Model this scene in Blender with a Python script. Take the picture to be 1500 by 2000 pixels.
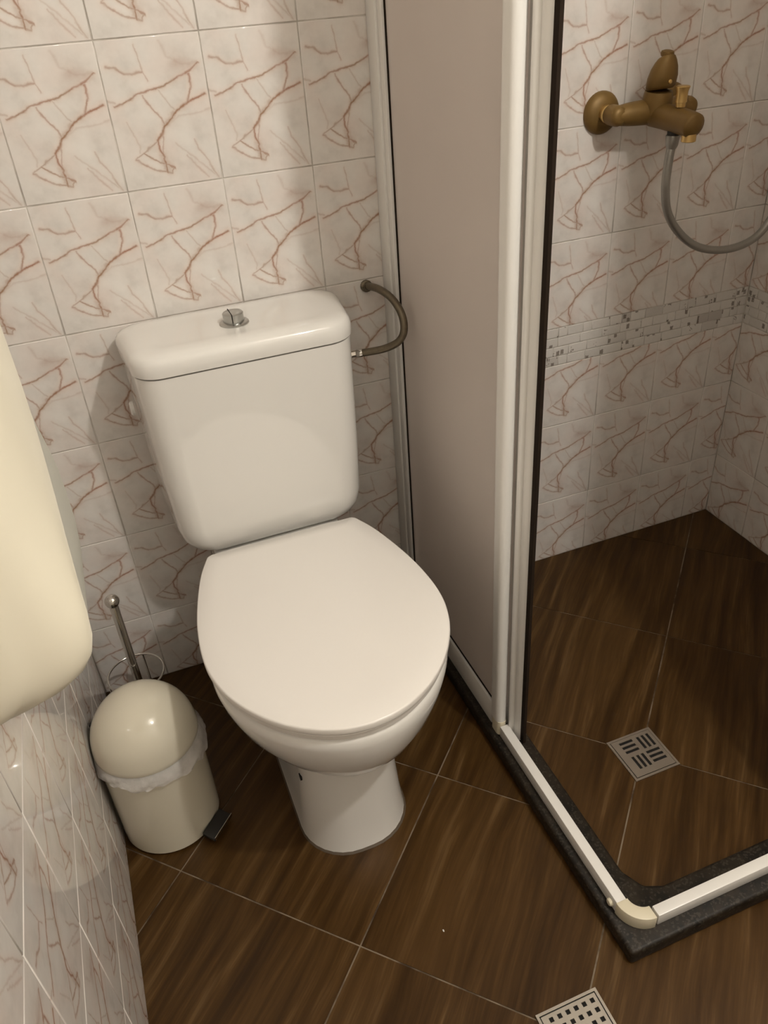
import bpy, bmesh, math, random
from mathutils import Vector, Matrix
for o in list(bpy.data.objects): bpy.data.objects.remove(o, do_unlink=True)
scn = bpy.context.scene
COL = scn.collection
random.seed(7)

# ------------------------------------------------------------------ camera
cam_data = bpy.data.cameras.new('camera')
cam = bpy.data.objects.new('camera', cam_data); COL.objects.link(cam)
R_ = Vector((0.93059927, -0.36029958, -0.06456949))
D_ = Vector((-0.252973, -0.50556586, -0.82486837))
F_ = Vector((0.26455559, 0.78395624, -0.56162528))
CAM = Vector((0.06736114, -1.38205943, 1.26128717))
m = Matrix((( R_.x, -D_.x, -F_.x, CAM.x), (R_.y, -D_.y, -F_.y, CAM.y), (R_.z, -D_.z, -F_.z, CAM.z), (0, 0, 0, 1)))
cam.matrix_world = m
cam_data.sensor_fit = 'HORIZONTAL'; cam_data.sensor_width = 36.0
cam_data.lens = 1561.18 / 1500 * 36.0
cam_data.clip_start = 0.02
scn.camera = cam

# ------------------------------------------------------------------ world, light, exposure
LAMP = (0.875, -1.42, 2.13)
LAMP_POWER = 24.0
LAMP_COLOR = (1.0, 0.955, 0.885)
wd = bpy.data.worlds.new('world'); scn.world = wd; wd.use_nodes = True
wd.node_tree.nodes['Background'].inputs[0].default_value = (1.0, 0.88, 0.74, 1)
wd.node_tree.nodes['Background'].inputs[1].default_value = 0.02
scn.view_settings.view_transform = 'Standard'
scn.view_settings.look = 'None'
scn.view_settings.gamma = 1.0
scn.view_settings.use_curve_mapping = False
scn.view_settings.exposure = 1.02

# ------------------------------------------------------------------ materials
class NT:
    def __init__(s, name):
        s.m = bpy.data.materials.new(name); s.m.use_nodes = True
        s.t = s.m.node_tree; s.n = s.t.nodes; s.l = s.t.links
        s.b = s.n['Principled BSDF']
    def add(s, typ, **kw):
        n = s.n.new(typ)
        for k, v in kw.items(): setattr(n, k, v)
        return n
    def put(s, sock, v):
        if isinstance(v, bpy.types.NodeSocket): s.l.new(v, sock)
        elif v is not None: sock.default_value = v
    def math(s, op, a, b=None, clamp=False):
        n = s.n.new('ShaderNodeMath'); n.operation = op; n.use_clamp = clamp
        s.put(n.inputs[0], a); s.put(n.inputs[1], b)
        return n.outputs[0]
    def vmath(s, op, a, b=None, scale=None):
        n = s.n.new('ShaderNodeVectorMath'); n.operation = op
        s.put(n.inputs[0], a); s.put(n.inputs[1], b)
        if scale is not None: s.put(n.inputs['Scale'], scale)
        return n.outputs['Value'] if op in ('DOT_PRODUCT', 'LENGTH', 'DISTANCE') else n.outputs['Vector']
    def noise(s, vec, scale, detail=3, rough=.5, out='Fac'):
        n = s.n.new('ShaderNodeTexNoise'); s.put(n.inputs['Vector'], vec)
        n.inputs['Scale'].default_value = scale; n.inputs['Detail'].default_value = detail; n.inputs['Roughness'].default_value = rough
        return n.outputs[out]
    def ramp(s, fac, stops):
        n = s.n.new('ShaderNodeValToRGB'); s.put(n.inputs[0], fac)
        e = n.color_ramp.elements
        e[0].position, e[0].color = stops[0][0], (*stops[0][1], 1)
        e[1].position, e[1].color = stops[-1][0], (*stops[-1][1], 1)
        for p, c in stops[1:-1]:
            x = e.new(p); x.color = (*c, 1)
        return n.outputs[0]
    def mix(s, fac, a, b):
        n = s.n.new('ShaderNodeMix'); n.data_type = 'RGBA'
        s.put(n.inputs[0], fac); s.put(n.inputs[6], a if not isinstance(a, tuple) else (*a, 1)); s.put(n.inputs[7], b if not isinstance(b, tuple) else (*b, 1))
        return n.outputs[2]
    def bump(s, h, strength, dist):
        n = s.n.new('ShaderNodeBump'); s.put(n.inputs['Height'], h)
        n.inputs['Strength'].default_value = strength; n.inputs['Distance'].default_value = dist
        s.l.new(n.outputs[0], s.b.inputs['Normal'])

def plain(name, col, rough=.4, metal=0.0, spec=.5, coat=0.0, vary=0.0, vscale=30):
    k = NT(name); b = k.b
    b.inputs['Base Color'].default_value = (*col, 1); b.inputs['Roughness'].default_value = rough
    b.inputs['Metallic'].default_value = metal; b.inputs['Specular IOR Level'].default_value = spec
    b.inputs['Coat Weight'].default_value = coat; b.inputs['Coat Roughness'].default_value = .05
    if vary:
        tc = k.add('ShaderNodeTexCoord')
        f = k.noise(tc.outputs['Object'], vscale, 4)
        dark = tuple(c * (1 - vary) for c in col)
        k.l.new(k.mix(f, dark, col), b.inputs['Base Color'])
    return k.m

TW, TH = .1505, .2044            # visible tile face
PW, PH = .152, .20591            # tile pitch

def tile_material():
    k = NT('veined_ceramic_tile'); b = k.b
    uv = k.add('ShaderNodeUVMap', uv_map='tile_uv').outputs[0]
    wn = k.noise(uv, 160, 2, .5, 'Color')
    w1 = k.vmath('SUBTRACT', wn, (.5, .5, .5))
    wn2 = k.noise(uv, 35, 2, .5, 'Color')
    w2 = k.vmath('SUBTRACT', wn2, (.5, .5, .5))
    p = k.vmath('ADD', k.vmath('ADD', uv, k.vmath('SCALE', w1, scale=.0035)), k.vmath('SCALE', w2, scale=.009))
    p = k.vmath('MULTIPLY', p, (1, 1, 0))
    V = [  # width (mm), strength, points (mm)
     (1.0, .85, [(8.5,117.4),(28.6,125.5),(50.6,133.4),(85.1,138.5),(107.9,148.3),(126.3,155.1),(143,164.6)]),
     (.9, .8, [(125.7,151.8),(125.1,136.4),(117.1,114.6)]),
     (1.1, 1.0, [(144.6,122.3),(117.1,114.6),(86.9,95.0),(75.4,85.7),(70.1,75.6),(60.8,67.8)]),
     (.8, .55, [(60.8,67.8),(35.4,51.2),(22.6,44.9)]),
     (.8, .65, [(52.2,129.2),(56.6,119.1),(72.1,96.6),(75.4,85.7)]),
     (.7, .30, [(77.1,135.9),(94.7,104.7)]),
     (1.0, .9, [(60.8,67.8),(61.8,55.1),(67.6,41.6),(65.8,20.9)]),
     (.7, .55, [(70.1,75.6),(66.9,47.2)]),
     (.9, .75, [(35.4,51.2),(63.8,33.0),(79,25)]),
     (.9, .65, [(22.4,43.8),(33.2,33.3),(50.3,24.5),(73.4,19.9),(77.7,25.6)]),
     (1.1, .60, [(8.9,170.1),(20.6,167.1),(32.9,158.7),(43.7,158.3),(58.9,161.3)]),
     (.7, .42, [(54,194.6),(59.3,162.9),(65.2,148.9)]),
     (.8, .38, [(116.9,62.9),(124.8,43.6),(145,3.4)]),
     (.8, .32, [(102.1,39.1),(128.8,3.7)]),
     (1.6, .35, [(108.8,170.2),(118.8,164.3),(141.6,164.6)]),
     (1.0, .35, [(0,126.7),(10,123.3)]),
     (4.0, .30, [(66,44),(70,24)]), (4.0, .26, [(110,168),(136,161)]), (2.4, .55, [(76,87),(92,99)]), (2.2, .45, [(64,36),(66,24)]),
     (.8, .24, [(145,3.4),(88,58)]), (1.0, .20, [(148,100),(100,96),(78,86)]), (.8, .22, [(20,96),(34,62),(30,52)]), (1.2, .18, [(90,198),(98,176),(110,170)]),
    ]
    total = None; halo = None
    wv = k.math('ADD', k.math('MULTIPLY', k.noise(uv, 75, 2), 1.5), .35)
    for wdt, st, pts in V:
        dmin = None
        for a, c in zip(pts, pts[1:]):
            A = Vector((a[0]/1000, a[1]/1000, 0)); B = Vector((c[0]/1000, c[1]/1000, 0)); ba = B - A
            pa = k.vmath('SUBTRACT', p, tuple(A))
            h = k.math('MULTIPLY', k.vmath('DOT_PRODUCT', pa, tuple(ba)), 1 / ba.length_squared, clamp=True)
            d = k.vmath('DISTANCE', pa, k.vmath('SCALE', tuple(ba), scale=h))
            dmin = d if dmin is None else k.math('MINIMUM', dmin, d)
        x = k.math('DIVIDE', dmin, k.math('MULTIPLY', wv, wdt * 1.3 / 1000))
        g = k.math('MULTIPLY', k.math('POWER', 2.0, k.math('MULTIPLY', k.math('MULTIPLY', x, x), -1.0)), st)
        total = g if total is None else k.math('MAXIMUM', total, g)
        x2 = k.math('DIVIDE', dmin, wdt * 5 / 1000)
        g2 = k.math('MULTIPLY', k.math('POWER', 2.0, k.math('MULTIPLY', k.math('MULTIPLY', x2, x2), -1.0)), st)
        halo = g2 if halo is None else k.math('MAXIMUM', halo, g2)
    var = k.math('ADD', k.math('MULTIPLY', k.noise(uv, 90, 2), 1.0), .42, clamp=True)
    total = k.math('MULTIPLY', total, var, clamp=True)
    cloud = k.noise(uv, 22, 4, .55)
    base = k.ramp(cloud, [(.32, (.66, .63, .59)), (.48, (.745, .715, .675)), (.64, (.79, .76, .72))])
    blush = k.noise(uv, 14, 2)
    base = k.mix(k.math('MULTIPLY', k.math('SUBTRACT', blush, .42, clamp=True), 1.2, clamp=True), base, (.78, .64, .58))
    base = k.mix(k.math('MULTIPLY', halo, .24), base, (.70, .46, .34))
    vcol = k.ramp(k.noise(uv, 28, 2), [(.38, (.29, .14, .055)), (.62, (.345, .15, .085))])
    colr = k.mix(k.math('MULTIPLY', total, .88), base, vcol)
    k.l.new(colr, b.inputs['Base Color'])
    b.inputs['Roughness'].default_value = .05; b.inputs['Specular IOR Level'].default_value = .55
    k.bump(k.noise(uv, 25, 1), .03, .002)
    return k.m

def wood_material():
    k = NT('wood_look_floor_tile'); b = k.b
    uv = k.add('ShaderNodeUVMap', uv_map='tile_uv').outputs[0]
    oi = k.add('ShaderNodeObjectInfo')
    off = k.vmath('SCALE', (7.3, 3.1, 1.7), scale=oi.outputs['Random'])
    p0 = k.vmath('ADD', uv, off)
    # warp for cathedral figure
    w = k.vmath('SCALE', k.vmath('SUBTRACT', k.noise(k.vmath('MULTIPLY', p0, (2.2, 6.0, 1)), 1.0, 2, .5, 'Color'), (.5, .5, .5)), scale=.055)
    p = k.vmath('ADD', p0, k.vmath('MULTIPLY', w, (0, 1, 0)))
    streak = k.noise(k.vmath('MULTIPLY', p, (3.0, 48.0, 1)), 1.0, 4, .6)
    fine = k.noise(k.vmath('MULTIPLY', p, (14.0, 420.0, 1)), 1.0, 3, .6)
    broad = k.noise(k.vmath('MULTIPLY', p0, (2.0, 9.0, 1)), 1.0, 2, .5)
    c = k.ramp(streak, [(.30, (.034, .0150, .0028)), (.46, (.067, .0315, .0066)), (.58, (.099, .050, .0125)), (.70, (.165, .095, .034))])
    c = k.mix(k.math('MULTIPLY', k.math('SUBTRACT', fine, .42, clamp=True), 2.2, clamp=True), k.mix(.45, c, (.020, .008, .002)), c)
    c = k.mix(k.math('MULTIPLY', k.math('SUBTRACT', broad, .5, clamp=True), 1.6, clamp=True), c, (.100, .052, .0155))
    k.l.new(c, b.inputs['Base Color'])
    rg = k.ramp(streak, [(.3, (.30, .30, .30)), (.7, (.42, .42, .42))])
    k.l.new(rg, b.inputs['Roughness']); b.inputs['Specular IOR Level'].default_value = .24
    k.bump(fine, .12, .0006)
    return k.m

def grout_material(name, lo, hi):
    k = NT(name); tc = k.add('ShaderNodeTexCoord')
    f = k.noise(tc.outputs['Object'], 14, 4, .6)
    k.l.new(k.ramp(f, [(.38, lo), (.58, hi)]), k.b.inputs['Base Color']); k.b.inputs['Roughness'].default_value = .8
    return k.m

def granite_material():
    k = NT('dark_speckled_granite'); tc = k.add('ShaderNodeTexCoord')
    v = k.add('ShaderNodeTexVoronoi'); k.l.new(tc.outputs['Object'], v.inputs['Vector']); v.inputs['Scale'].default_value = 330
    sp = k.math('GREATER_THAN', k.add('ShaderNodeSeparateColor').outputs[0], .8)
    sc = [n for n in k.n if n.type == 'SEPARATE_COLOR'][0]; k.l.new(v.outputs['Color'], sc.inputs[0])
    f = k.noise(tc.outputs['Object'], 45, 4, .6)
    base = k.ramp(f, [(.35, (.005, .0032, .0016)), (.65, (.022, .0155, .009))])
    k.l.new(k.mix(k.math('MULTIPLY', sp, .45), base, (.062, .052, .038)), k.b.inputs['Base Color'])
    k.b.inputs['Roughness'].default_value = .5; k.b.inputs['Specular IOR Level'].default_value = .3
    return k.m

def mosaic_material():
    k = NT('printed_mosaic_piece'); b = k.b
    uv = k.add('ShaderNodeUVMap', uv_map='tile_uv').outputs[0]
    oi = k.add('ShaderNodeObjectInfo'); rnd = oi.outputs['Random']
    p = k.vmath('ADD', uv, k.vmath('SCALE', (13.7, 5.3, 0), scale=rnd))
    v = k.add('ShaderNodeTexVoronoi'); v.distance = 'CHEBYCHEV'
    k.l.new(k.vmath('MULTIPLY', p, (80, 58, 1)), v.inputs['Vector']); v.inputs['Scale'].default_value = 1.0
    sc = k.add('ShaderNodeSeparateColor'); k.l.new(v.outputs['Color'], sc.inputs[0])
    blot = k.math('MULTIPLY', k.math('LESS_THAN', k.math('ADD', v.outputs['Distance'], k.math('MULTIPLY', k.noise(p, 260, 2), .35)), .47), k.math('GREATER_THAN', sc.outputs[0], .69))
    base = k.ramp(rnd, [(0, (.76, .73, .69)), (.5, (.68, .655, .62)), (.85, (.74, .72, .68)), (1, (.52, .49, .46))])
    base = k.mix(k.math('MULTIPLY', k.noise(p, 120, 2), .25), base, (.5, .47, .43))
    k.l.new(k.mix(k.math('MULTIPLY', blot, .75), base, (.13, .10, .075)), b.inputs['Base Color'])
    b.inputs['Roughness'].default_value = .15
    return k.m

def acrylic_material():
    k = NT('frosted_acrylic'); n = k.n; out = n['Material Output']
    k.n.remove(k.b)
    tc = k.add('ShaderNodeTexCoord')
    f = k.noise(tc.outputs['Object'], 6, 2)
    c = k.mix(f, (.87, .83, .80), (.92, .88, .85))
    d = n.new('ShaderNodeBsdfDiffuse'); k.l.new(c, d.inputs[0])
    t = n.new('ShaderNodeBsdfTranslucent'); k.l.new(c, t.inputs[0])
    mx = n.new('ShaderNodeMixShader'); mx.inputs[0].default_value = .62
    k.l.new(d.outputs[0], mx.inputs[1]); k.l.new(t.outputs[0], mx.inputs[2])
    g = n.new('ShaderNodeBsdfGlossy'); g.inputs['Roughness'].default_value = .35
    m2 = n.new('ShaderNodeMixShader'); m2.inputs[0].default_value = .05
    k.l.new(mx.outputs[0], m2.inputs[1]); k.l.new(g.outputs[0], m2.inputs[2])
    k.l.new(m2.outputs[0], out.inputs[0])
    return k.m

def liner_material():
    k = NT('thin_white_bin_liner'); n = k.n; out = n['Material Output']; b = k.b
    b.inputs['Base Color'].default_value = (.78, .76, .74, 1); b.inputs['Roughness'].default_value = .25
    t = n.new('ShaderNodeBsdfTransparent')
    mx = n.new('ShaderNodeMixShader')
    tc = k.add('ShaderNodeTexCoord'); f = k.noise(tc.outputs['Object'], 40, 3)
    k.l.new(k.math('ADD', k.math('MULTIPLY', f, .4), .38), mx.inputs[0])
    k.l.new(t.outputs[0], mx.inputs[1]); k.l.new(b.outputs[0], mx.inputs[2]); k.l.new(mx.outputs[0], out.inputs[0])
    k.bump(k.noise(tc.outputs['Object'], 90, 3), .5, .004)
    return k.m

M = dict(
    tile=tile_material(), wood=wood_material(),
    grout=grout_material('wall_grout', (.40, .36, .31), (.68, .64, .58)),
    fgrout=grout_material('floor_grout', (.055, .035, .018), (.24, .19, .13)),
    granite=granite_material(), mosaic=mosaic_material(), acrylic=acrylic_material(), liner=liner_material(),
    ceramic=plain('white_ceramic', (.79, .775, .735), .045, coat=.3, vary=.015, vscale=4),
    seat=plain('white_seat_plastic', (.82, .79, .745), .26, vary=.01, vscale=5),
    white=plain('white_painted_metal', (.80, .785, .75), .28, vary=.02, vscale=9),
    yellowed=plain('yellowed_plastic', (.74, .68, .52), .38, vary=.06, vscale=60),
    cream=plain('cream_plastic', (.78, .735, .60), .26, vary=.015, vscale=6),
    cream_bin=plain('cream_enamel', (.70, .655, .53), .09, coat=.3, vary=.015, vscale=8),
    grey_plastic=plain('pale_grey_plastic', (.50, .50, .44), .35, vary=.03, vscale=12),
    chrome=plain('chrome', (.72, .70, .66), .10, 1.0, vary=.04, vscale=40),
    greychrome=plain('brushed_grey_metal', (.50, .50, .48), .28, 1.0, vary=.08, vscale=60),
    steel=plain('stainless_steel', (.56, .52, .46), .34, 1.0, vary=.12, vscale=50),
    oldhose=plain('tarnished_braided_hose', (.22, .185, .13), .42, .75, vary=.45, vscale=160),
    greyhose=plain('grey_shower_hose', (.36, .35, .32), .30, .55, vary=.10, vscale=80),
    bronze=plain('tarnished_brass', (.235, .140, .038), .50, .35, vary=.35, vscale=35),
    gold=plain('polished_brass', (.72, .50, .20), .30, .85, vary=.06, vscale=40),
    black=plain('black_rubber', (.014, .012, .010), .5, vary=.2, vscale=50),
    brownseal=plain('dark_brown_gasket', (.022, .014, .009), .85, spec=.15, vary=.2, vscale=50),
    shade_black=plain('hollow_shade_black', (.006, .005, .004), .9, vary=.2, vscale=50),  # near-black paint standing in for the shade inside holes and gaps
    sealant=plain('dirty_sealant', (.10, .070, .042), .6, vary=.5, vscale=70),
    plaster=plain('white_plaster', (.62, .595, .555), .8, vary=.03, vscale=5),
)

# ------------------------------------------------------------------ mesh helpers
def link(name, me, mat=None, parent=None, smooth=False, kind=None, label=None):
    o = bpy.data.objects.new(name, me); COL.objects.link(o)
    if mat and not me.materials: me.materials.append(M[mat])
    if parent: o.parent = parent
    if smooth:
        for p in me.polygons: p.use_smooth = True
    if kind: o['kind'] = kind
    if label: o['label'] = label
    return o

def mesh(name, vs, fs):
    me = bpy.data.meshes.new(name); me.from_pydata([tuple(v) for v in vs], [], fs); me.validate()
    return me

def fixn(me):
    bm = bmesh.new(); bm.from_mesh(me); bmesh.ops.recalc_face_normals(bm, faces=bm.faces); bm.to_mesh(me); bm.free(); return me

def autosmooth(me, ang=40):
    bm = bmesh.new(); bm.from_mesh(me)
    for f in bm.faces: f.smooth = True
    for e in bm.edges:
        e.smooth = not (len(e.link_faces) == 2 and e.calc_face_angle(0) > math.radians(ang))
    bm.to_mesh(me); bm.free()
    return me

def box(name, lo, hi, mat, parent=None, bev=0.0, seg=2, **kw):
    bm = bmesh.new()
    bmesh.ops.create_cube(bm, size=1)
    for v in bm.verts: v.co = Vector([(lo[i] + hi[i]) / 2 + v.co[i] * (hi[i] - lo[i]) for i in range(3)])
    if bev: bmesh.ops.bevel(bm, geom=list(bm.edges), offset=bev, segments=seg, affect='EDGES', profile=.5)
    me = bpy.data.meshes.new(name); bm.to_mesh(me); bm.free()
    autosmooth(me)
    return link(name, me, mat, parent, **kw)

def prism(name, poly, z0, z1, mat, parent=None, bev=0.0, seg=2, xf=None, **kw):
    n = len(poly)
    vs = [(x, y, z0) for x, y in poly] + [(x, y, z1) for x, y in poly]
    fs = [tuple(range(n - 1, -1, -1)), tuple(range(n, 2 * n))] + [(i, (i + 1) % n, n + (i + 1) % n, n + i) for i in range(n)]
    me = fixn(mesh(name, vs, fs))
    if bev:
        bm = bmesh.new(); bm.from_mesh(me)
        bmesh.ops.bevel(bm, geom=[e for e in bm.edges if e.calc_face_angle(0) > .5], offset=bev, segments=seg, affect='EDGES', profile=.5)
        bm.to_mesh(me); bm.free()
    if xf: me.transform(xf)
    autosmooth(me)
    return link(name, me, mat, parent, **kw)

def loft_mesh(name, rings, cap0=True, cap1=True, ang=40):
    n = len(rings[0]); vs = [v for r in rings for v in r]; fs = []
    for i in range(len(rings) - 1):
        for j in range(n):
            a, b = i * n + j, i * n + (j + 1) % n
            fs.append((a, b, b + n, a + n))
    if cap0: fs.append(tuple(range(n - 1, -1, -1)))
    if cap1: fs.append(tuple(range((len(rings) - 1) * n, len(rings) * n)))
    me = fixn(mesh(name, vs, fs))
    return autosmooth(me, ang)

def loft(name, rings, mat, parent=None, cap0=True, cap1=True, ang=40, **kw):
    return link(name, loft_mesh(name, rings, cap0, cap1, ang), mat, parent, **kw)

def frame_from(axis):
    a = Vector(axis).normalized()
    t = Vector((0, 0, 1)) if abs(a.z) < .9 else Vector((1, 0, 0))
    u = t.cross(a).normalized(); return u, a.cross(u), a

def lathe(name, origin, axis, prof, mat, parent=None, n=32, ang=40, **kw):
    u, v, a = frame_from(axis); o = Vector(origin)
    rings = [[o + a * h + (u * math.cos(2 * math.pi * k / n) + v * math.sin(2 * math.pi * k / n)) * max(r, 1e-5) for k in range(n)] for r, h in prof]
    return loft(name, rings, mat, parent, ang=ang, **kw)

def catmull(pts, sub=8):
    P = [Vector(p) for p in pts]; P = [2 * P[0] - P[1]] + P + [2 * P[-1] - P[-2]]
    out = []
    for i in range(1, len(P) - 2):
        for s in range(sub):
            t = s / sub
            out.append(.5 * ((2 * P[i]) + (P[i + 1] - P[i - 1]) * t + (2 * P[i - 1] - 5 * P[i] + 4 * P[i + 1] - P[i + 2]) * t * t + (3 * P[i] - P[i - 1] - 3 * P[i + 1] + P[i + 2]) * t ** 3))
    out.append(P[-2]); return out

def tube(name, pts, r, mat, parent=None, n=12, sub=8, closed=False, rad=None, **kw):
    P = catmull(pts, sub) if sub > 1 else [Vector(p) for p in pts]
    if closed:
        P = [Vector(p) for p in pts]
    rings = []; u = None
    for i, p in enumerate(P):
        if closed: d = (P[(i + 1) % len(P)] - P[i - 1]).normalized()
        else: d = (P[min(i + 1, len(P) - 1)] - P[max(i - 1, 0)]).normalized()
        if u is None: u = frame_from(d)[0]
        u = (u - d * u.dot(d)).normalized(); v = d.cross(u)
        rr = rad(i / (len(P) - 1)) if rad else r
        rings.append([p + (u * math.cos(2 * math.pi * k / n) + v * math.sin(2 * math.pi * k / n)) * rr for k in range(n)])
    if closed: rings.append(rings[0])
    return loft(name, rings, mat, parent, cap0=not closed, cap1=not closed, ang=60, **kw)

def empty(name, loc, label, cat, group=None):
    o = bpy.data.objects.new(name, None); COL.objects.link(o); o.location = loc
    o.empty_display_size = .05
    o['label'] = label; o['category'] = cat
    if group: o['group'] = group
    return o

def adopt(root):
    """children are modelled in world coordinates: keep them there under the moved root"""
    inv = Matrix.Translation(root.location).inverted()
    for c in root.children: c.matrix_parent_inverse = inv

def rrect(x0, x1, y0, y1, r, n=6):
    r = min(r, (x1 - x0) / 2 - 1e-4, (y1 - y0) / 2 - 1e-4); out = []
    for cx, cy, a0 in ((x1 - r, y1 - r, 0), (x0 + r, y1 - r, 90), (x0 + r, y0 + r, 180), (x1 - r, y0 + r, 270)):
        for k in range(n + 1):
            a = math.radians(a0 + 90 * k / n); out.append((cx + r * math.cos(a), cy + r * math.sin(a)))
    return out

# ------------------------------------------------------------------ the room
XL, XR, YF, ZC = -.1343, 1.4477, -2.15, 2.35
ZROW = [0, .1728, .3787, .5846, .7905, .9964, 1.2024, 1.4083, 1.6142]
GD = .0014                                                      # joint depth

def slab(name, lo, hi, mat): return box(name, lo, hi, mat, kind='structure')
wall_back = slab('wall_back', (XL - .1, GD, -.1), (XR + .1, .1, ZC), 'grout')
wall_left = slab('wall_left', (XL - .1, YF, -.1), (XL - GD, GD, ZC), 'grout')
wall_right = slab('wall_right', (XR + GD, YF, -.1), (XR + .1, GD, ZC), 'grout')
wall_front = slab('wall_front', (XL - .1, YF - .1, -.1), (XR + .1, YF, ZC), 'plaster')
ceiling = slab('ceiling', (XL - .1, YF - .1, ZC), (XR + .1, .1, ZC + .1), 'plaster')
floor = slab('floor', (XL - .1, YF - .1, -.1), (XR + .1, .1, -.0012), 'fgrout')

tile_cache = {}
def tile_mesh(u0, u1, v0, v1, nm='tile'):
    key = (nm, round(u0, 4), round(u1, 4), round(v0, 4), round(v1, 4))
    if key in tile_cache: return tile_cache[key]
    w, h = u1 - u0, v1 - v0; e = .0014
    def ring(i, z): return [(i, i, z), (w - i, i, z), (w - i, h - i, z), (i, h - i, z)]
    vs = ring(0, -GD) + ring(0, -.0008) + ring(e * .35, -.00025) + ring(e, 0)
    fs = [(12, 13, 14, 15)]
    for a in range(3):
        for j in range(4): fs.append((a * 4 + j, a * 4 + (j + 1) % 4, a * 4 + 4 + (j + 1) % 4, a * 4 + 4 + j))
    me = mesh(nm, vs, fs); uvl = me.uv_layers.new(name='tile_uv')
    for lp in me.loops:
        c = me.vertices[lp.vertex_index].co; uvl.data[lp.index].uv = (u0 + c.x, v0 + c.y)
    for i, p in enumerate(me.polygons): p.use_smooth = i > 4
    me.materials.append(M['mosaic' if nm == 'mosaic_piece' else 'tile'])
    tile_cache[key] = me; return me

G2 = (PW - TW) / 2; G2H = (PH - TH) / 2
def place(me, nm, wall, O, U, N, u, v, tilt=0):
    o = bpy.data.objects.new(nm, me); COL.objects.link(o); o.parent = wall
    Uv, Nv, Vv = Vector(U), Vector(N), Vector((0, 0, 1))
    p = Vector(O) + Uv * u + Vv * v
    o.matrix_world = Matrix(((Uv.x, Vv.x, Nv.x, p.x), (Uv.y, Vv.y, Nv.y, p.y), (Uv.z, Vv.z, Nv.z, p.z), (0, 0, 0, 1)))
    return o

def tile_wall(wall, O, U, N, ustart, umin, umax, vtop, band=None):
    """columns start at ustart + k*PW; clipped to umin..umax; band(u)-> (z0,z1) mosaic cut or None"""
    k0 = math.floor((umin - ustart) / PW + 1e-6); k1 = math.ceil((umax - ustart) / PW - 1e-6)
    for k in range(k0, k1):
        c0 = ustart + k * PW
        a, b = max(c0 + G2, umin + .0004), min(c0 + PW - G2, umax - .0004)
        if b - a < .006: continue
        for r in range(len(ZROW) - 1):
            if ZROW[r] >= vtop: break
            top = ZROW[r + 1]; full0 = top - PH + G2H            # a tile's own bottom, when uncut
            spans = [(max(full0, .0006 if r == 0 else full0), top - G2H)]
            bd = band(c0) if band else None
            if bd:
                s = []
                for z0, z1 in spans:
                    if z1 <= bd[0] or z0 >= bd[1]: s.append((z0, z1)); continue
                    if z0 < bd[0] - .01: s.append((z0, bd[0] - .0008))
                    if z1 > bd[1] + .01: s.append((bd[1] + .0008, z1))
                spans = s
            for z0, z1 in spans:
                place(tile_mesh(a - c0 - G2, b - c0 - G2, z0 - full0, z1 - full0), 'tile', wall, O, U, N, a, z0)

BAND = (.527, .612)
def mosaic(wall, O, U, N, u0, u1, seed):
    rng = random.Random(seed); rows = 4; hgt = (BAND[1] - BAND[0]) / rows
    for r in range(rows):
        u = u0 - rng.random() * .03
        while u < u1:
            w = rng.choice((.022, .030, .038, .045, .055))
            a, b = max(u, u0) + .0005, min(u + w, u1) - .0005
            if b - a > .006:
                place(tile_mesh(0, b - a, 0, hgt - .0014, 'mosaic_piece'), 'mosaic_piece', wall, O, U, N, a, BAND[0] + r * hgt + .0007)
            u += w

tile_wall(wall_back, (0, 0, 0), (1, 0, 0), (0, -1, 0), 0.0, XL, XR, 1.45, lambda c: BAND if c > .6 else None)
mosaic(wall_back, (0, 0, 0), (1, 0, 0), (0, -1, 0), .6085, XR - .0005, 3)
tile_wall(wall_left, (XL, 0, 0), (0, 1, 0), (1, 0, 0), -.32, -1.384, 0.0, 1.3)
tile_wall(wall_right, (XR, 0, 0), (0, -1, 0), (-1, 0, 0), .135, 0.0, .895, 1.3, lambda c: BAND)
mosaic(wall_right, (XR, 0, 0), (0, -1, 0), (-1, 0, 0), .0008, .895, 5)

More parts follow.
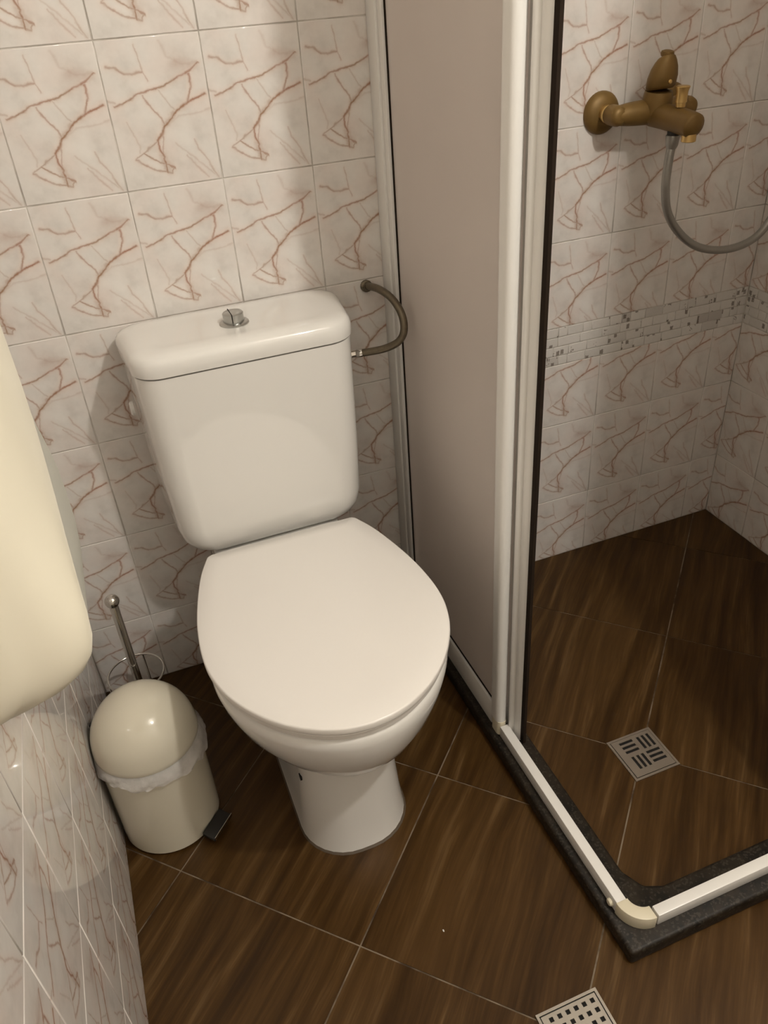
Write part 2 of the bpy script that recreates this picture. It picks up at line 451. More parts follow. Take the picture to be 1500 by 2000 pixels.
# floor tiles, laid on the diagonal
FP = .485                                                       # pitch of x+y and x-y
FG = .0035
def clip(poly, nx, ny, d):                                      # keep nx*x+ny*y <= d
    out = []
    for i in range(len(poly)):
        a, b = poly[i], poly[(i + 1) % len(poly)]
        da, db = nx * a[0] + ny * a[1] - d, nx * b[0] + ny * b[1] - d
        if da <= 0: out.append(a)
        if (da < 0) != (db < 0) and abs(da - db) > 1e-12:
            t = da / (da - db); out.append((a[0] + (b[0] - a[0]) * t, a[1] + (b[1] - a[1]) * t))
    return out
def area(p): return abs(sum(p[i][0] * p[(i + 1) % len(p)][1] - p[(i + 1) % len(p)][0] * p[i][1] for i in range(len(p)))) / 2
def floor_tiles(s0, d0, rects, holes=()):
    for i in range(-7, 8):
        for j in range(-7, 8):
            sa, sb = s0 + i * FP + FG / 2, s0 + (i + 1) * FP - FG / 2
            da, db = d0 + j * FP + FG / 2, d0 + (j + 1) * FP - FG / 2
            q = [((s + d) / 2, (s - d) / 2) for s, d in ((sa, da), (sb, da), (sb, db), (sa, db))]
            vs, fs = [], []
            for x0, x1, y0, y1 in rects:
                p = q
                for nx, ny, d in ((1, 0, x1), (-1, 0, -x0), (0, 1, y1), (0, -1, -y0)):
                    p = clip(p, nx, ny, d)
                    if len(p) < 3: break
                if len(p) < 3 or area(p) < 2e-5: continue
                n, b = len(p), len(vs)
                vs += [(x, y, 0) for x, y in p] + [(x, y, -.0011) for x, y in p]
                ccw = sum(p[k][0] * p[(k + 1) % n][1] - p[(k + 1) % n][0] * p[k][1] for k in range(n)) > 0
                top = tuple(range(b, b + n)); fs.append(top if ccw else top[::-1])
                for k in range(n): fs.append((b + k, b + n + k, b + n + (k + 1) % n, b + (k + 1) % n) if ccw else (b + k, b + (k + 1) % n, b + n + (k + 1) % n, b + n + k))
            if not vs: continue
            me = mesh('floor_tile', vs, fs); uvl = me.uv_layers.new(name='tile_uv')
            for lp in me.loops:
                c = me.vertices[lp.vertex_index].co
                uvl.data[lp.index].uv = ((c.x + c.y) * .7071, (c.x - c.y) * .7071)
            me.materials.append(M['wood'])
            link('floor_tile', me, None, floor)
CX0, CX1, CY0, CY1 = .557, .622, -.918, -.845                     # curb: outer/inner
floor_tiles(-.054, .438, [(XL, .590, YF, 0), (.590, XR, YF, -.885)])
floor_tiles(.206, 1.408, [(.592, XR, -.882, 0)])

# curb (dark granite, L-shaped) around the shower floor
CH = .031
cpoly = [(CX0, -.0005), (CX0, CY0), (XR - .0005, CY0), (XR - .0005, CY1), (CX1 + .045, CY1), (CX1 + .016, CY1 + .012), (CX1, CY1 + .045), (CX1, -.0005)]
curb = prism('shower_curb', cpoly, .0004, CH, 'granite', None, bev=.006, seg=3)
curb['label'] = 'low dark granite curb running around the shower floor'; curb['category'] = 'curb'

# ------------------------------------------------------------------ shower enclosure (fixed parts)
RX0, RX1, RZ0, RZ1 = .5715, .589, CH, .0565                        # bottom rail section
RY0, RY1 = -.8955, -.878
enc = empty('shower_enclosure', (.58, -.45, CH), 'white framed corner shower enclosure with frosted panels beside toilet', 'shower enclosure')
HT = 1.90
YP0, YP1 = -.474, -.441                                          # end post of the fixed side panel
EL = .042                                                        # elbow leg length
box('bottom_rail', (RX0, RY0 + EL, RZ0), (RX1, YP0 - .002, RZ1), 'white', enc, .0015)
box('bottom_rail', (RX0 + EL + .004, RY0, RZ0), (XR - .002, RY1, RZ1), 'white', enc, .0015)
# rounded corner elbow
def elbow(name, z0, z1, grow, mat):
    x0, y0 = RX0 - grow, RY0 - grow; t = (RX1 - RX0) + 2 * grow; R = EL + grow
    out, inn = [], []
    for k in range(13):
        a = math.radians(180 + 90 * k / 12)
        out.append((x0 + R + R * math.cos(a), y0 + R + R * math.sin(a)))
        inn.append((x0 + R + (R - t) * math.cos(a), y0 + R + (R - t) * math.sin(a)))
    return prism(name, out + inn[::-1], z0, z1, mat, enc, bev=.0012, seg=2)
elbow('corner_elbow', RZ0, RZ1 + .0015, .0015, 'yellowed')
lathe('screw_cap', (RX0 - .0005, RY0 + EL + .012, RZ0 + .011), (-1, 0, 0), [(.0065, 0), (.0065, .003), (.005, .005), (0, .006)], 'yellowed', enc, 16)
# wall jamb
box('wall_jamb', (.567, -.040, CH), (.591, -.0006, HT), 'white', enc, .002)
box('wall_jamb_lip', (.5705, -.058, CH + .06), (.588, -.0405, HT), 'white', enc, .002)
# fixed panel, its bottom frame and dark edge strips
box('frosted_panel', (.5775, YP1 - .004, .088), (.5815, -.056, HT - .04), 'acrylic', enc)
box('panel_bottom_frame', (.5715, YP1 - .001, CH), (.5885, -.041, .089), 'white', enc, .002)
box('panel_dark_strip', (.5762, YP1, .0892), (.583, -.059, .0935), 'brownseal', enc)
box('panel_dark_strip', (.5755, -.0622, .0935), (.5835, -.0585, HT - .04), 'brownseal', enc)  # dark strip painted in for the shaded gap beside the jamb
# rounded end post with a yellowed foot
def postpoly(g=0):
    x0, x1, y0, y1 = .5675 - g, .5895 + g, YP0 - g, YP1 + g
    return rrect(x0, x1, y0, y1, .010, 6)
prism('end_post', postpoly(), .064, HT, 'white', enc)
prism('post_foot', rrect(.5685, .5885, YP0 - .001, YP1 - .004, .008, 6), CH, .0638, 'yellowed', enc)
# top rail and the panel of the other side
box('top_rail', (.566, RY0 - .004, HT), (.612, -.001, HT + .04), 'white', enc, .003)
box('top_rail', (.6125, RY0 - .004, HT), (XR - .002, RY1 + .024, HT + .04), 'white', enc, .003)
box('frosted_panel', (1.030, -.889, .06), (XR - .03, -.885, HT), 'acrylic', enc)
box('wall_jamb', (XR - .03, -.895, .0568), (XR - .001, -.872, HT), 'white', enc, .002)
prism('end_post', rrect(.997, 1.030, -.898, -.876, .010, 6), .0568, HT, 'white', enc)
adopt(enc)

# sliding doors (pushed open, behind the fixed panels)
def door(name, loc, label, seq):
    d = empty(name, loc, label, 'shower door', 'sliding shower doors')
    for nm, lo, hi, mat, bv in seq:
        if isinstance(lo, list): prism(nm, lo, hi[0], hi[1], mat, d)
        else: box(nm, lo, hi, mat, d, bv)
    adopt(d); return d
DX = .600
dseq = [
 ('frosted_panel', (DX - .002, -.466, .085), (DX + .002, -.075, HT - .05), 'acrylic', 0),
 ('stile', [(.5940, -.4635), (.5940, -.4795), (.5880, -.4800), (.5870, -.4812), (.5878, -.4845), (.5905, -.4878), (.5950, -.4900), (.5930, -.4912), (.5926, -.4945), (.5942, -.4995), (.5975, -.5040), (.6030, -.5070), (.6030, -.4635)], (.036, HT - .005), 'white', 0),
 ('gasket', [(.5988, -.5062), (.5988, -.5175), (.6040, -.5175), (.6040, -.5085), (.6030, -.5080)], (.040, HT - .005), 'brownseal', 0),
 ('bottom_frame', (DX - .006, -.4630, .040), (DX + .007, -.075, .0845), 'white', .002),
]
door('sliding_shower_door', (DX, -.30, .034), 'frosted sliding shower door with white ridged stile and dark gasket by toilet', dseq)
# same door on the other side: mirrored across the corner diagonal
def swap(v): return (.58 + (-(v[1]) - .885) * -1, -.885 - (v[0] - .58) * -1, v[2])
d2 = []
for nm, lo, hi, mat, bv in dseq:
    if isinstance(lo, list):
        d2.append((nm, [swap((x, y, 0))[:2] for x, y in lo], hi, mat, bv)); continue
    a, b = swap(lo), swap(hi)
    d2.append((nm, tuple(min(a[i], b[i]) for i in range(3)), tuple(max(a[i], b[i]) for i in range(3)), mat, bv))
door('sliding_shower_door', (1.15, -.865, .034), 'frosted sliding shower door on the front side away from toilet', d2)

# ------------------------------------------------------------------ floor drains
def perforated(name, x0, y0, size, z0, z1, holes, mat, parent):
    xs = sorted({0, size, *[h[0] for h in holes], *[h[1] for h in holes]}); ys = sorted({0, size, *[h[2] for h in holes], *[h[3] for h in holes]})
    vid = {}; vs = []; fs = []
    def V(i, j, z):
        k = (i, j, z)
        if k not in vid: vid[k] = len(vs); vs.append((x0 + xs[i], y0 + ys[j], z))
        return vid[k]
    def solid(i, j):
        if not (0 <= i < len(xs) - 1 and 0 <= j < len(ys) - 1): return False
        cx, cy = (xs[i] + xs[i + 1]) / 2, (ys[j] + ys[j + 1]) / 2
        return not any(h[0] < cx < h[1] and h[2] < cy < h[3] for h in holes)
    for i in range(len(xs) - 1):
        for j in range(len(ys) - 1):
            if not solid(i, j): continue
            fs.append((V(i, j, z1), V(i + 1, j, z1), V(i + 1, j + 1, z1), V(i, j + 1, z1)))
            for di, dj, a, b in ((-1, 0, (i, j), (i, j + 1)), (1, 0, (i + 1, j + 1), (i + 1, j)), (0, -1, (i + 1, j), (i, j)), (0, 1, (i, j + 1), (i + 1, j + 1))):
                if not solid(i + di, j + dj): fs.append((V(*a, z1), V(*a, z0), V(*b, z0), V(*b, z1)))
    return link(name, fixn(mesh(name, vs, fs)), mat, parent)
def frame_ring(name, x0, y0, s, w, z0, z1, mat, parent):
    return perforated(name, x0, y0, s, z0, z1, [(w, s - w, w, s - w)], mat, parent)

S = .096; sx, sy = .8085 - S / 2, -.6025 - S / 2
dr = empty('shower_drain', (.8085, -.6025, 0), 'square steel drain with slotted grate in the shower floor', 'drain')
box('well_shade_sheet', (sx + .004, sy + .004, .0003), (sx + S - .004, sy + S - .004, .0008), 'shade_black', dr)  # flat black sheet in place of the shade below the grate
frame_ring('rim', sx, sy, S, .0045, .0003, .0022, 'steel', dr)
sl = []
q = S - .012; o6 = .006
for (gx, gy, horiz) in ((0, 1, True), (1, 1, False), (0, 0, False), (1, 0, True)):
    bx, by = .014 + gx * .0355, .014 + gy * .0355; L = .0285
    for t in range(3):
        if horiz: sl.append((bx, bx + L, by + .0025 + t * .0105, by + .0025 + t * .0105 + .0055))
        else: sl.append((bx + .0025 + t * .0105, bx + .0025 + t * .0105 + .0055, by, by + L))
off = .0055
perforated('grate', sx + off, sy + off, S - 2 * off, .0008, .0030, [(a, b, c, d) for a, b, c, d in sl if True], 'steel', dr)
adopt(dr)

S2 = .100; fx, fy = .391, -.925 - S2
dr2 = empty('floor_drain', (fx + S2 / 2, fy + S2 / 2, 0), 'square steel floor drain with square holes in front of the shower corner', 'drain')
box('well_shade_sheet', (fx + .004, fy + .004, .0003), (fx + S2 - .004, fy + S2 - .004, .0008), 'shade_black', dr2)  # black sheet again, painting the shade under the square holes
frame_ring('rim', fx, fy, S2, .004, .0003, .0035, 'steel', dr2)
hl = []
for i in range(6):
    for j in range(6):
        if True:
            cx, cy = .0132 + i * .0135, .0132 + j * .0135
            hl.append((cx, cx + .0065, cy, cy + .0065))
perforated('grate', fx + .0055, fy + .0055, S2 - .011, .0008, .0030, [(a - .0033, b - .0033, c - .0033, d - .0033) for a, b, c, d in hl], 'steel', dr2)
adopt(dr2)

# ------------------------------------------------------------------ toilet
TX = .267
half = [(-.210, .1300), (-.2135, .1365), (-.222, .1415), (-.262, .158), (-.319, .1735), (-.375, .1848), (-.42, .190), (-.455, .1915), (-.49, .1893), (-.522, .1825), (-.552, .1720), (-.582, .1560), (-.610, .1360), (-.634, .1130), (-.653, .0880), (-.668, .0610), (-.678, .0310), (-.6815, 0)]
fine = catmull([(y, h, 0) for y, h in half], 4)
half = [(p.x, max(p.y, 0)) for p in fine]
def outline(hw, yf, yb):
    s = hw / .1915; f = lambda y: yb + (y + .210) / (-.6815 + .210) * (yf - yb)
    right = [(TX + h * s, f(y)) for y, h in half]; left = [(TX - h * s, f(y)) for y, h in half[:-1]]
    return right + left[::-1]
def oring(hw, yf, yb, z): return [(x, y, z) for x, y in outline(hw, yf, yb)]

tl = empty('toilet', (TX, -.35, 0), 'white ceramic toilet with cistern and closed lid against the tiled wall', 'toilet')
def ped(hw, yf, yb, r, z): return [(x, y, z) for x, y in rrect(TX - hw - .005, TX + hw - .005, yf, yb, r, 8)]
pd = loft('pedestal', [ped(.096, -.576, -.07, .085, .0005), ped(.0945, -.574, -.07, .083, .008), ped(.090, -.568, -.07, .076, .06), ped(.0845, -.563, -.07, .070, .14), ped(.082, -.56, -.07, .064, .20), ped(.084, -.56, -.07, .06, .30)], 'ceramic', tl)
box('bolt_hole', (TX - .0895, -.512, .150), (TX - .085, -.503, .159), 'shade_black', tl)
loft('bowl', [oring(.086, -.556, -.22, .226), oring(.108, -.588, -.22, .231), oring(.126, -.609, -.22, .243), oring(.142, -.628, -.22, .262), oring(.158, -.645, -.22, .287), oring(.172, -.659, -.22, .316), oring(.182, -.670, -.22, .349), oring(.1865, -.676, -.22, .376), oring(.1855, -.676, -.22, .391), oring(.181, -.672, -.22, .398), oring(.170, -.66, -.23, .4)], 'ceramic', tl, ang=60)
loft('seat_ring', [oring(.182, -.671, -.215, .4005), oring(.186, -.676, -.213, .403), oring(.187, -.677, -.212, .411), oring(.184, -.674, -.214, .4145)], 'seat', tl, ang=35)
loft('seat_lid', [oring(.1885, -.679, -.2105, .4170), oring(.1908, -.6812, -.2098, .4180), oring(.1915, -.6818, -.2095, .4200), oring(.1915, -.6818, -.2095, .4275), oring(.1908, -.6812, -.2098, .4294), oring(.1890, -.6795, -.2105, .4303), oring(.16, -.645, -.235, .4311), oring(.09, -.55, -.30, .4316)], 'seat', tl, ang=60)
for s in (-1, 1):
    lathe('hinge', (TX + s * .078 - .022, -.2015, .414), (1, 0, 0), [(.0075, 0), (.009, .002), (.009, .042), (.0075, .044)], 'seat', tl, 16)
loft('cistern_shelf', [[(x, y, z) for x, y in rrect(TX - w, TX + w, -.30, -.012, .05, 8)] for z, w in ((.20, .078), (.30, .10), (.37, .118), (.395, .12), (.401, .115))], 'ceramic', tl, ang=60)
# cistern: wider at the wall than at the front
def crect(x0, x1, y0, y1, r, z):
    out = []
    for x, y in rrect(x0, x1, y0, y1, r, 8):
        t = (y + .187) / .183; out.append((TX + (x - TX) * (1 + .115 * t) + .004 * t, y, z))
    return out
CL, CR, CFY, CSZ = .0905, .4425, -.1855, .7585
ct = []
for z, ins, fr, r in ((.4015, .062, .030, .03), (.4035, .050, .022, .03), (.409, .036, .014, .035), (.419, .0225, .006, .038), (.434, .0130, .002, .04), (.458, .0085, 0, .04), (.56, .0042, 0, .04), (.66, .002, 0, .04), (CSZ - .002, 0, 0, .04)):
    ct.append(crect(CL + ins, CR - ins, CFY + fr, -.006, r, z))
loft('cistern', ct, 'ceramic', tl, ang=60)
loft('cistern_seam', [crect(CL + .006, CR - .006, CFY + .006, -.008, .036, CSZ - .003), crect(CL + .006, CR - .006, CFY + .006, -.008, .036, CSZ + .0005)], 'shade_black', tl)
lc = []
for z, g, r in ((.0003, -.001, .04), (.0015, .0025, .042), (.010, .0035, .043), (.020, .0030, .043), (.0270, .0008, .042), (.0315, -.003, .040), (.0345, -.0085, .037), (.0362, -.016, .032), (.0368, -.026, .03), (.0362, -.036, .028), (.0352, -.05, .02)):
    lc.append(crect(CL - g, CR + g, CFY - g, -.004 - max(0, -g) * .7, r, CSZ + z))
loft('cistern_lid', lc, 'ceramic', tl, ang=60)
LT = CSZ + .0345
bt = lathe('flush_button', (.2655, -.101, LT), (0, 0, 1), [(.0245, 0), (.0245, .0022), (.0225, .0038), (.0178, .0042), (.0172, .0045), (.0172, .018), (.0155, .0195), (.004, .0200), (0, .0200)], 'greychrome', tl, 32)
box('button_split', (.2600, -.1184, LT + .006), (.2614, -.0836, LT + .0202), 'shade_black', tl)
lathe('side_plug', (.0765, -.06, .665), (-1, 0, 0), [(.012, 0), (.012, .005), (.009, .007), (0, .007)], 'white', tl, 16)
loft('sealant_ring', [ped(.0985, -.5805, -.066, .087, .0003), ped(.0980, -.5795, -.067, .087, .0012), ped(.0955, -.5755, -.07, .085, .0018)], 'sealant', tl)
adopt(tl)

# water supply hose of the cistern
hs = empty('supply_hose', (.5334, -.001, .78), 'short tarnished braided hose looping from the wall to the cistern side', 'hose')
hp = [(.5325, -.002, .779), (.5335, -.020, .783), (.540, -.055, .786), (.5495, -.090, .778), (.5555, -.116, .758), (.5550, -.126, .732), (.5455, -.122, .711), (.525, -.108, .697), (.500, -.095, .691), (.481, -.086, .6885)]
tube('braided_hose', hp, .0068, 'oldhose', hs, 12, 8)
lathe('crimp_collar', (.487, -.0880, .6892), (-1, .30, -.08), [(.0066, 0), (.0078, .001), (.0078, .010), (.0066, .012)], 'chrome', hs, 16)
lathe('inlet_nut', (.4562, -.083, .688), (1, -.05, 0), [(.010, 0), (.010, .009), (.006, .0095), (.006, .024)], 'steel', hs, 6)
lathe('wall_collar', (.5325, -.0012, .779), (0, -1, .08), [(.011, 0), (.011, .005), (.0082, .007), (.0082, .013)], 'oldhose', hs, 16)
adopt(hs)

# ------------------------------------------------------------------ pedal bin
BX, BY, BR = -.0455, -.366, .0862
pb = empty('pedal_bin', (BX, BY, 0), 'cream domed pedal bin with a white liner between toilet and left wall', 'bin')
lathe('base_ring', (BX, BY, .0003), (0, 0, 1), [(BR - .008, 0), (BR - .004, .001), (BR - .004, .005), (BR - .008, .006)], 'black', pb, 48)
lathe('body', (BX, BY, .0035), (0, 0, 1), [(BR - .005, 0), (BR, .003), (BR, .2015), (BR - .004, .2025), (BR - .004, .125)], 'cream_bin', pb, 64, cap1=False)
ZD = .214
pr = [(BR + .0012, 0), (BR + .0022, .002), (BR + .0022, .010)]
for k in range(1, 17):
    a = math.radians(90 * k / 16); pr.append(((BR + .0012) * math.cos(a), .010 + (BR) * math.sin(a)))
lathe('dome_lid', (BX, BY, ZD), (0, 0, 1), pr, 'cream_bin', pb, 64, ang=50)
# ruffled liner skirt
rng = random.Random(11); N = 160; rings = []
ph = [rng.random() * 6.28 for _ in range(8)]
def ruff(a, k): return sum(math.sin(f * a + ph[i]) * w for i, (f, w) in enumerate(((3, .5), (5, .5), (9, .45), (14, .35), (23, .2)))) * k
for t in range(7):
    u = t / 6; ring = []
    for k in range(N):
        a = 2 * math.pi * k / N
        side = .5 + .5 * math.cos(a - math.radians(-20))
        drop = .014 + .020 * side + ruff(a, .0060)
        r = BR + .0012 + .0035 * math.sin(u * math.pi * .6) * (1.2 + .9 * side) + ruff(2 * a + u * 1.5, .0022) * u + .0020 * u
        r = min(r, (BX - XL - .001) / max(1e-6, -math.cos(a)) if math.cos(a) < -.3 else 9)
        ring.append((BX + r * math.cos(a), BY + r * math.sin(a), ZD + .001 - u * drop))
    rings.append(ring)
loft('liner_skirt', rings, 'liner', pb, cap0=False, cap1=False, ang=80)
# pedal, pointing towards the room
PA = math.radians(-44); pdx = Vector((math.cos(PA), math.sin(PA), 0)); pdy = Vector((-pdx.y, pdx.x, 0))
def pbox(name, r0, r1, w, z0, z1, mat, bev=.002, slope=0):
    o = box(name, (r0, -w / 2, z0), (r1, w / 2, z1), mat, pb, bev)
    o.data.transform(Matrix(((pdx.x, pdy.x, 0, BX), (pdx.y, pdy.y, 0, BY), (slope, 0, 1, -slope * r0), (0, 0, 0, 1)))); return o
pbox('pedal_arm', BR - .004, BR + .012, .022, .004, .014, 'black')
pbox('pedal', BR + .001, BR + .027, .056, .014, .022, 'black', .003, -.25)
pbox('pedal_edge', BR + .0272, BR + .0285, .054, .0140, .0205, 'chrome', .0004, -.25)
HA = math.radians(140)
pdx = Vector((math.cos(HA), math.sin(HA), 0)); pdy = Vector((-pdx.y, pdx.x, 0))
pbox('hinge', BR - .001, BR + .012, .040, .185, .232, 'black', .003)
adopt(pb)

# ------------------------------------------------------------------ toilet brush in wire ring holder
QX, QY = -.0515, -.125
br = empty('toilet_brush', (QX, QY, 0), 'chrome toilet brush with ball-topped handle standing in a corner behind the bin', 'toilet brush')
lathe('handle', (QX, QY, .055), (0, 0, 1), [(.006, 0), (.0082, .002), (.0082, .262), (.0062, .266)], 'chrome', br, 24)
lathe('ball_knob', (QX, QY, .327), (0, 0, 1), [(.0135 * math.sin(math.pi * k / 14), -.0135 * math.cos(math.pi * k / 14)) for k in range(15)], 'chrome', br, 24, ang=80)
lathe('brush_head', (QX, QY, .012), (0, 0, 1), [(.012, 0), (.032, .008), (.036, .030), (.032, .052), (.012, .060), (.008, .062)], 'white', br, 24)
adopt(br)
hd = empty('brush_holder', (QX, QY, 0), 'round wire stand holding the toilet brush behind the bin', 'brush holder')
RR = .0545
for z, r in ((.140, RR), (.004, RR)):
    tube('wire_ring', [(QX + r * math.cos(2 * math.pi * k / 48), QY + r * math.sin(2 * math.pi * k / 48), z) for k in range(48)], .0022, 'chrome', hd, 8, closed=True)
for k in range(3):
    a = math.radians(70 + 120 * k); x, y = QX + RR * math.cos(a), QY + RR * math.sin(a)
    tube('wire_leg', [(x, y, .006), (x, y, .08), (x, y, .138)], .002, 'chrome', hd, 8, 2)
adopt(hd)

# ------------------------------------------------------------------ wall dispenser close to the camera
dp = empty('paper_dispenser', (XL, -.84, .82), 'cream plastic paper dispenser on the left wall close to camera', 'dispenser')
def lerp_tab(tab, z):
    if z <= tab[0][0]: return tab[0][1]
    for (a, u), (b, v) in zip(tab, tab[1:]):
        if z <= b: return u + (v - u) * (z - a) / (b - a)
    return tab[-1][1]
FAR = [(.826, -.806), (.834, -.790), (.842, -.764), (.853, -.741), (.878, -.7245), (.906, -.7205), (.935, -.726), (.965, -.745), (.992, -.767), (1.02, -.780), (1.06, -.787), (1.11, -.790)]
EDGE = [(.82, -.882), (.8685, -.874), (.89, -.865), (.9245, -.844), (.96, -.815), (1.0, -.794), (1.03, -.790), (1.11, -.794)]
def inset(pts, ins, z):
    c = Vector((XL, -.84)); out = []
    for x, y in pts:
        d = Vector((x, y)) - c; p = c + d * (max(0, d.length - ins) / d.length); p.x = x - (ins * 1.25) * (x - XL) / .134 if z < .95 else p.x; p.y = y + (ins * .25 if y < -.84 else -ins * .6) if z < .95 else p.y
        out.append((max(p.x, XL + .0008), p.y, z))
    return out
def cover_ring(z, ins):
    e = lerp_tab(EDGE, z)
    pts = [(XL + .0008, -.906), (-.070, -.905), (-.058, -.9045), (-.051, -.9015)]
    for k in range(1, 9):
        a = math.radians(90 * k / 8); pts.append((-.048 + .048 * math.sin(a), -.898 + (e + .898) * (1 - math.cos(a))))
    pts += [(-.010, e + .0006), (XL + .0008, e + .0008)]
    return inset(pts, ins, z)
def back_ring(z, ins):
    e, f = lerp_tab(EDGE, z) + .0016, lerp_tab(FAR, z); f = max(f, e + .012)
    r = min(.010, (f - e) * .6)
    pts = [(XL + .0008, e), (-.012, e), (-.0015, e + .0002)] + [(-.0012 - r + r * math.cos(math.radians(18 * k)), f - r + r * math.sin(math.radians(18 * k))) for k in range(6)] + [(XL + .0008, f)]
    return inset(pts, ins, z)
lev = [(.803, .072), (.807, .055), (.814, .038), (.823, .022), (.834, .0105), (.846, .004), (.860, .001), (.878, .0)] + [(.89 + .02 * k, 0) for k in range(11)] + [(1.11, .0), (1.125, .004), (1.142, .013), (1.149, .026), (1.151, .040)]
loft('front_cover', [cover_ring(z, i) for z, i in lev], 'cream', dp, ang=32)
loft('back_housing', [back_ring(z, i) for z, i in lev], 'grey_plastic', dp, ang=35)
adopt(dp)

# ------------------------------------------------------------------ bath mixer on the shower wall
mx = empty('shower_mixer', (1.088, -.0012, 1.016), 'tarnished brass single-lever mixer tap on the shower wall', 'tap')
MZ = 1.0156; MY = -.052
for i, x in enumerate((1.013, 1.163)):
    lathe('flange', (x, -.0008, MZ), (0, -1, 0), [(.0365, 0), (.0365, .004), (.034, .009), (.027, .0145), (.018, .0175), (.0135, .018)], 'bronze', mx, 32, ang=60)
    lathe('union_nut', (x, -.018, MZ), (0, -1, 0), [(.0145, 0), (.0155, .002), (.0155, .012), (.0140, .014)], 'gold', mx, 24)
    lathe('elbow_socket', (x, -.032, MZ), (0, -1, 0), [(.0165, 0), (.0175, .002), (.0175, .024), (.015, .0325), (.009, .036)], 'bronze', mx, 24, ang=60)
tube('body_bar', [(1.009, MY, MZ), (1.04, MY - .002, MZ), (1.088, MY - .004, MZ), (1.136, MY - .002, MZ), (1.167, MY, MZ)], .0165, 'bronze', mx, 20, 6, rad=lambda t: .0155 + .006 * math.sin(math.pi * t))
lathe('cartridge_housing', (1.088, MY - .008, MZ - .018), (0, -.10, 1), [(.018, 0), (.0255, .006), (.0275, .020), (.0255, .045), (.0240, .052)], 'bronze', mx, 28, ang=60)
# spout with aerator, pointing out of the wall
sp = [(1.088, MY - .004, MZ - .004), (1.088, -.085, MZ - .005), (1.088, -.125, MZ - .007), (1.088, -.160, MZ - .010), (1.088, -.176, MZ - .013)]
tube('spout', sp, .02, 'bronze', mx, 20, 6, rad=lambda t: .0215 - .001 * t if t < .88 else .0206 - (t - .88) * .09)
lathe('aerator', (1.088, -.160, MZ - .024), (0, 0, -1), [(.0115, 0), (.0125, .001), (.0125, .0125), (.011, .0135)], 'gold', mx, 24)
lathe('hose_outlet', (1.088, -.118, MZ - .022), (0, 0, -1), [(.0105, 0), (.0105, .010)], 'black', mx, 20)
# diverter knob
lathe('diverter_knob', (1.088, -.128, MZ + .014), (0, 0, 1), [(.008, 0), (.0085, .007), (.0098, .0075), (.0098, .024), (.0118, .029), (.0125, .0315), (.0105, .033)], 'gold', mx, 24)
# lever
lv = []
for t, w, d, zz in ((0, .0225, .021, 0), (.1, .0262, .0235, .005), (.35, .0268, .0235, .020), (.6, .0240, .020, .034), (.8, .0195, .016, .044), (.95, .0150, .0125, .0505), (1, .011, .009, .0525)):
    cy = MY - .015 - .010 * t; cz = MZ + .036 + zz
    lv.append([(1.088 + w * math.cos(a), cy + d * math.sin(a), cz - .004 * math.sin(a)) for a in [2 * math.pi * k / 28 for k in range(28)]])
loft('lever', lv, 'bronze', mx, ang=60)
lathe('lever_tip', (1.088, MY - .0245, MZ + .0925), (0, -.1, 1), [(.0105, -.004), (.0115, 0), (.0105, .0035), (.006, .005)], 'bronze', mx, 20)
lathe('lever_screw', (1.088, MY - .0395, MZ + .050), (0, -1, .1), [(.0035, 0), (.0035, .0022), (.002, .003)], 'gold', mx, 12)
adopt(mx)

sh = empty('shower_hose', (1.088, -.118, .98), 'grey flexible shower hose hanging from the brass mixer', 'hose')
lathe('hose_nut', (1.088, -.118, MZ - .032), (0, 0, -1), [(.0120, 0), (.0125, .002), (.0110, .016), (.0085, .022)], 'greyhose', sh, 24)
tube('flexible_hose', [(1.088, -.118, MZ - .050), (1.085, -.119, .945), (1.086, -.118, .895), (1.103, -.112, .848), (1.140, -.104, .805), (1.192, -.096, .768), (1.250, -.090, .748), (1.308, -.085, .743), (1.358, -.080, .753), (1.396, -.072, .780), (1.420, -.066, .83), (1.430, -.064, .92), (1.432, -.064, 1.1), (1.434, -.064, 1.45), (1.4465, -.064, 1.50)], .0078, 'greyhose', sh, 14, 8)
adopt(sh)

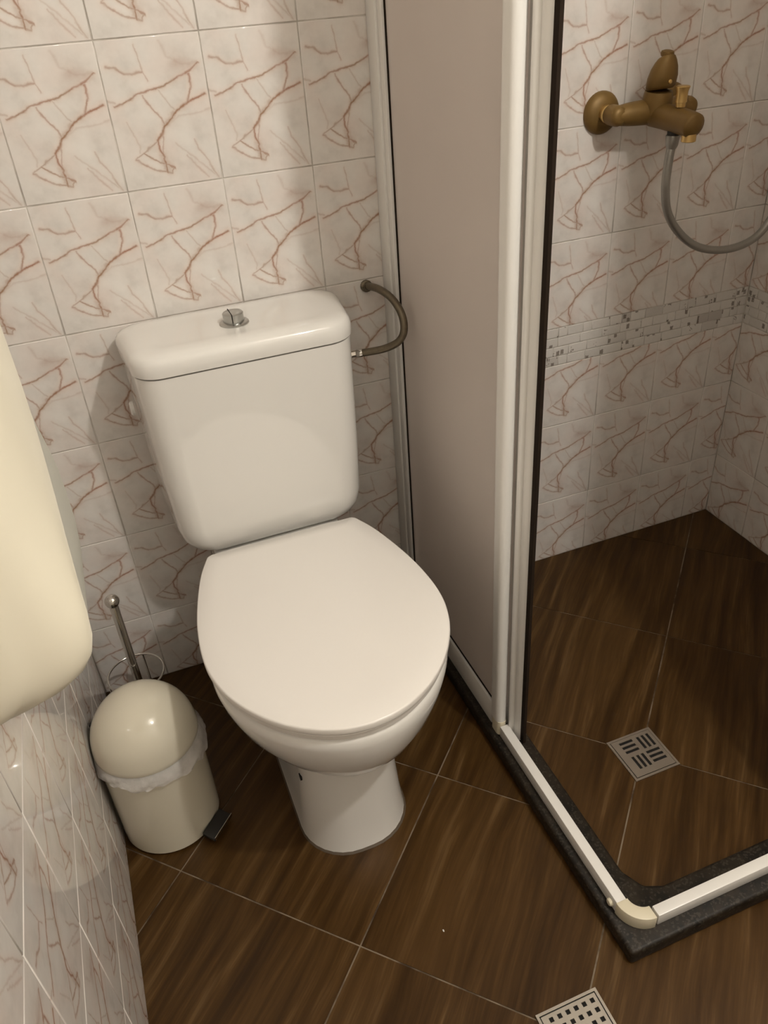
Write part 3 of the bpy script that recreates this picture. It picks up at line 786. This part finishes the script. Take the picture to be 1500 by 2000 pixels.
# ------------------------------------------------------------------ crumb on the floor
cr = link('paper_crumb', loft_mesh('paper_crumb', [[(.3215 + r * math.cos(a + i), -.7605 + .0022 * r / .0012 * math.sin(a + i), z) for a in (0, 1, 2.1, 3.2, 4.2, 5.3)] for i, (r, z) in enumerate(((.0010, .0003), (.0013, .0010), (.0006, .0016)))]), 'white')
cr['label'] = 'tiny white crumb lying on the brown floor'; cr['category'] = 'crumb'

# ------------------------------------------------------------------ pieces that belong to a part
def nest(root, child, parent):
    par = [c for c in root.children if c.name.split('.')[0] == parent]
    for c in [c for c in root.children if c.name.split('.')[0] == child]:
        cc = sum((Vector(b) for b in c.bound_box), Vector()) / 8
        best = min(par, key=lambda o: (sum((Vector(b) for b in o.bound_box), Vector()) / 8 - cc).length)
        c.parent = best; c.matrix_parent_inverse = Matrix.Identity(4)
for root, child, parent in ((tl, 'button_split', 'flush_button'), (tl, 'bolt_hole', 'pedestal'), (tl, 'hinge', 'seat_lid'), (tl, 'side_plug', 'cistern'), (pb, 'pedal_edge', 'pedal'),
                            (mx, 'union_nut', 'flange'), (mx, 'lever_screw', 'lever'), (mx, 'lever_tip', 'lever'), (mx, 'aerator', 'spout'), (mx, 'diverter_knob', 'spout'),
                            (br, 'ball_knob', 'handle'), (enc, 'post_foot', 'end_post'), (enc, 'wall_jamb_lip', 'wall_jamb'), (enc, 'panel_dark_strip', 'frosted_panel'), (enc, 'screw_cap', 'corner_elbow')):
    nest(root, child, parent)

# ------------------------------------------------------------------ ceiling lamp (lights the room)
lm = empty('ceiling_lamp', (LAMP[0], LAMP[1], ZC), 'small globe lamp hanging from the bathroom ceiling', 'lamp')
lathe('canopy', (LAMP[0], LAMP[1], ZC - .0005), (0, 0, -1), [(.06, 0), (.06, .012), (.03, .02), (.012, .022)], 'white', lm, 32)
lathe('stem', (LAMP[0], LAMP[1], ZC - .02), (0, 0, -1), [(.009, 0), (.009, ZC - .02 - LAMP[2] - .055)], 'white', lm, 16)
lathe('socket', (LAMP[0], LAMP[1], LAMP[2] + .08), (0, 0, -1), [(.018, 0), (.02, .003), (.02, .028), (.016, .03)], 'white', lm, 20)
adopt(lm)
ld = bpy.data.lights.new('bulb', 'POINT'); ld.energy = LAMP_POWER; ld.color = LAMP_COLOR; ld.shadow_soft_size = .036
lo = bpy.data.objects.new('bulb', ld); COL.objects.link(lo); lo.location = LAMP
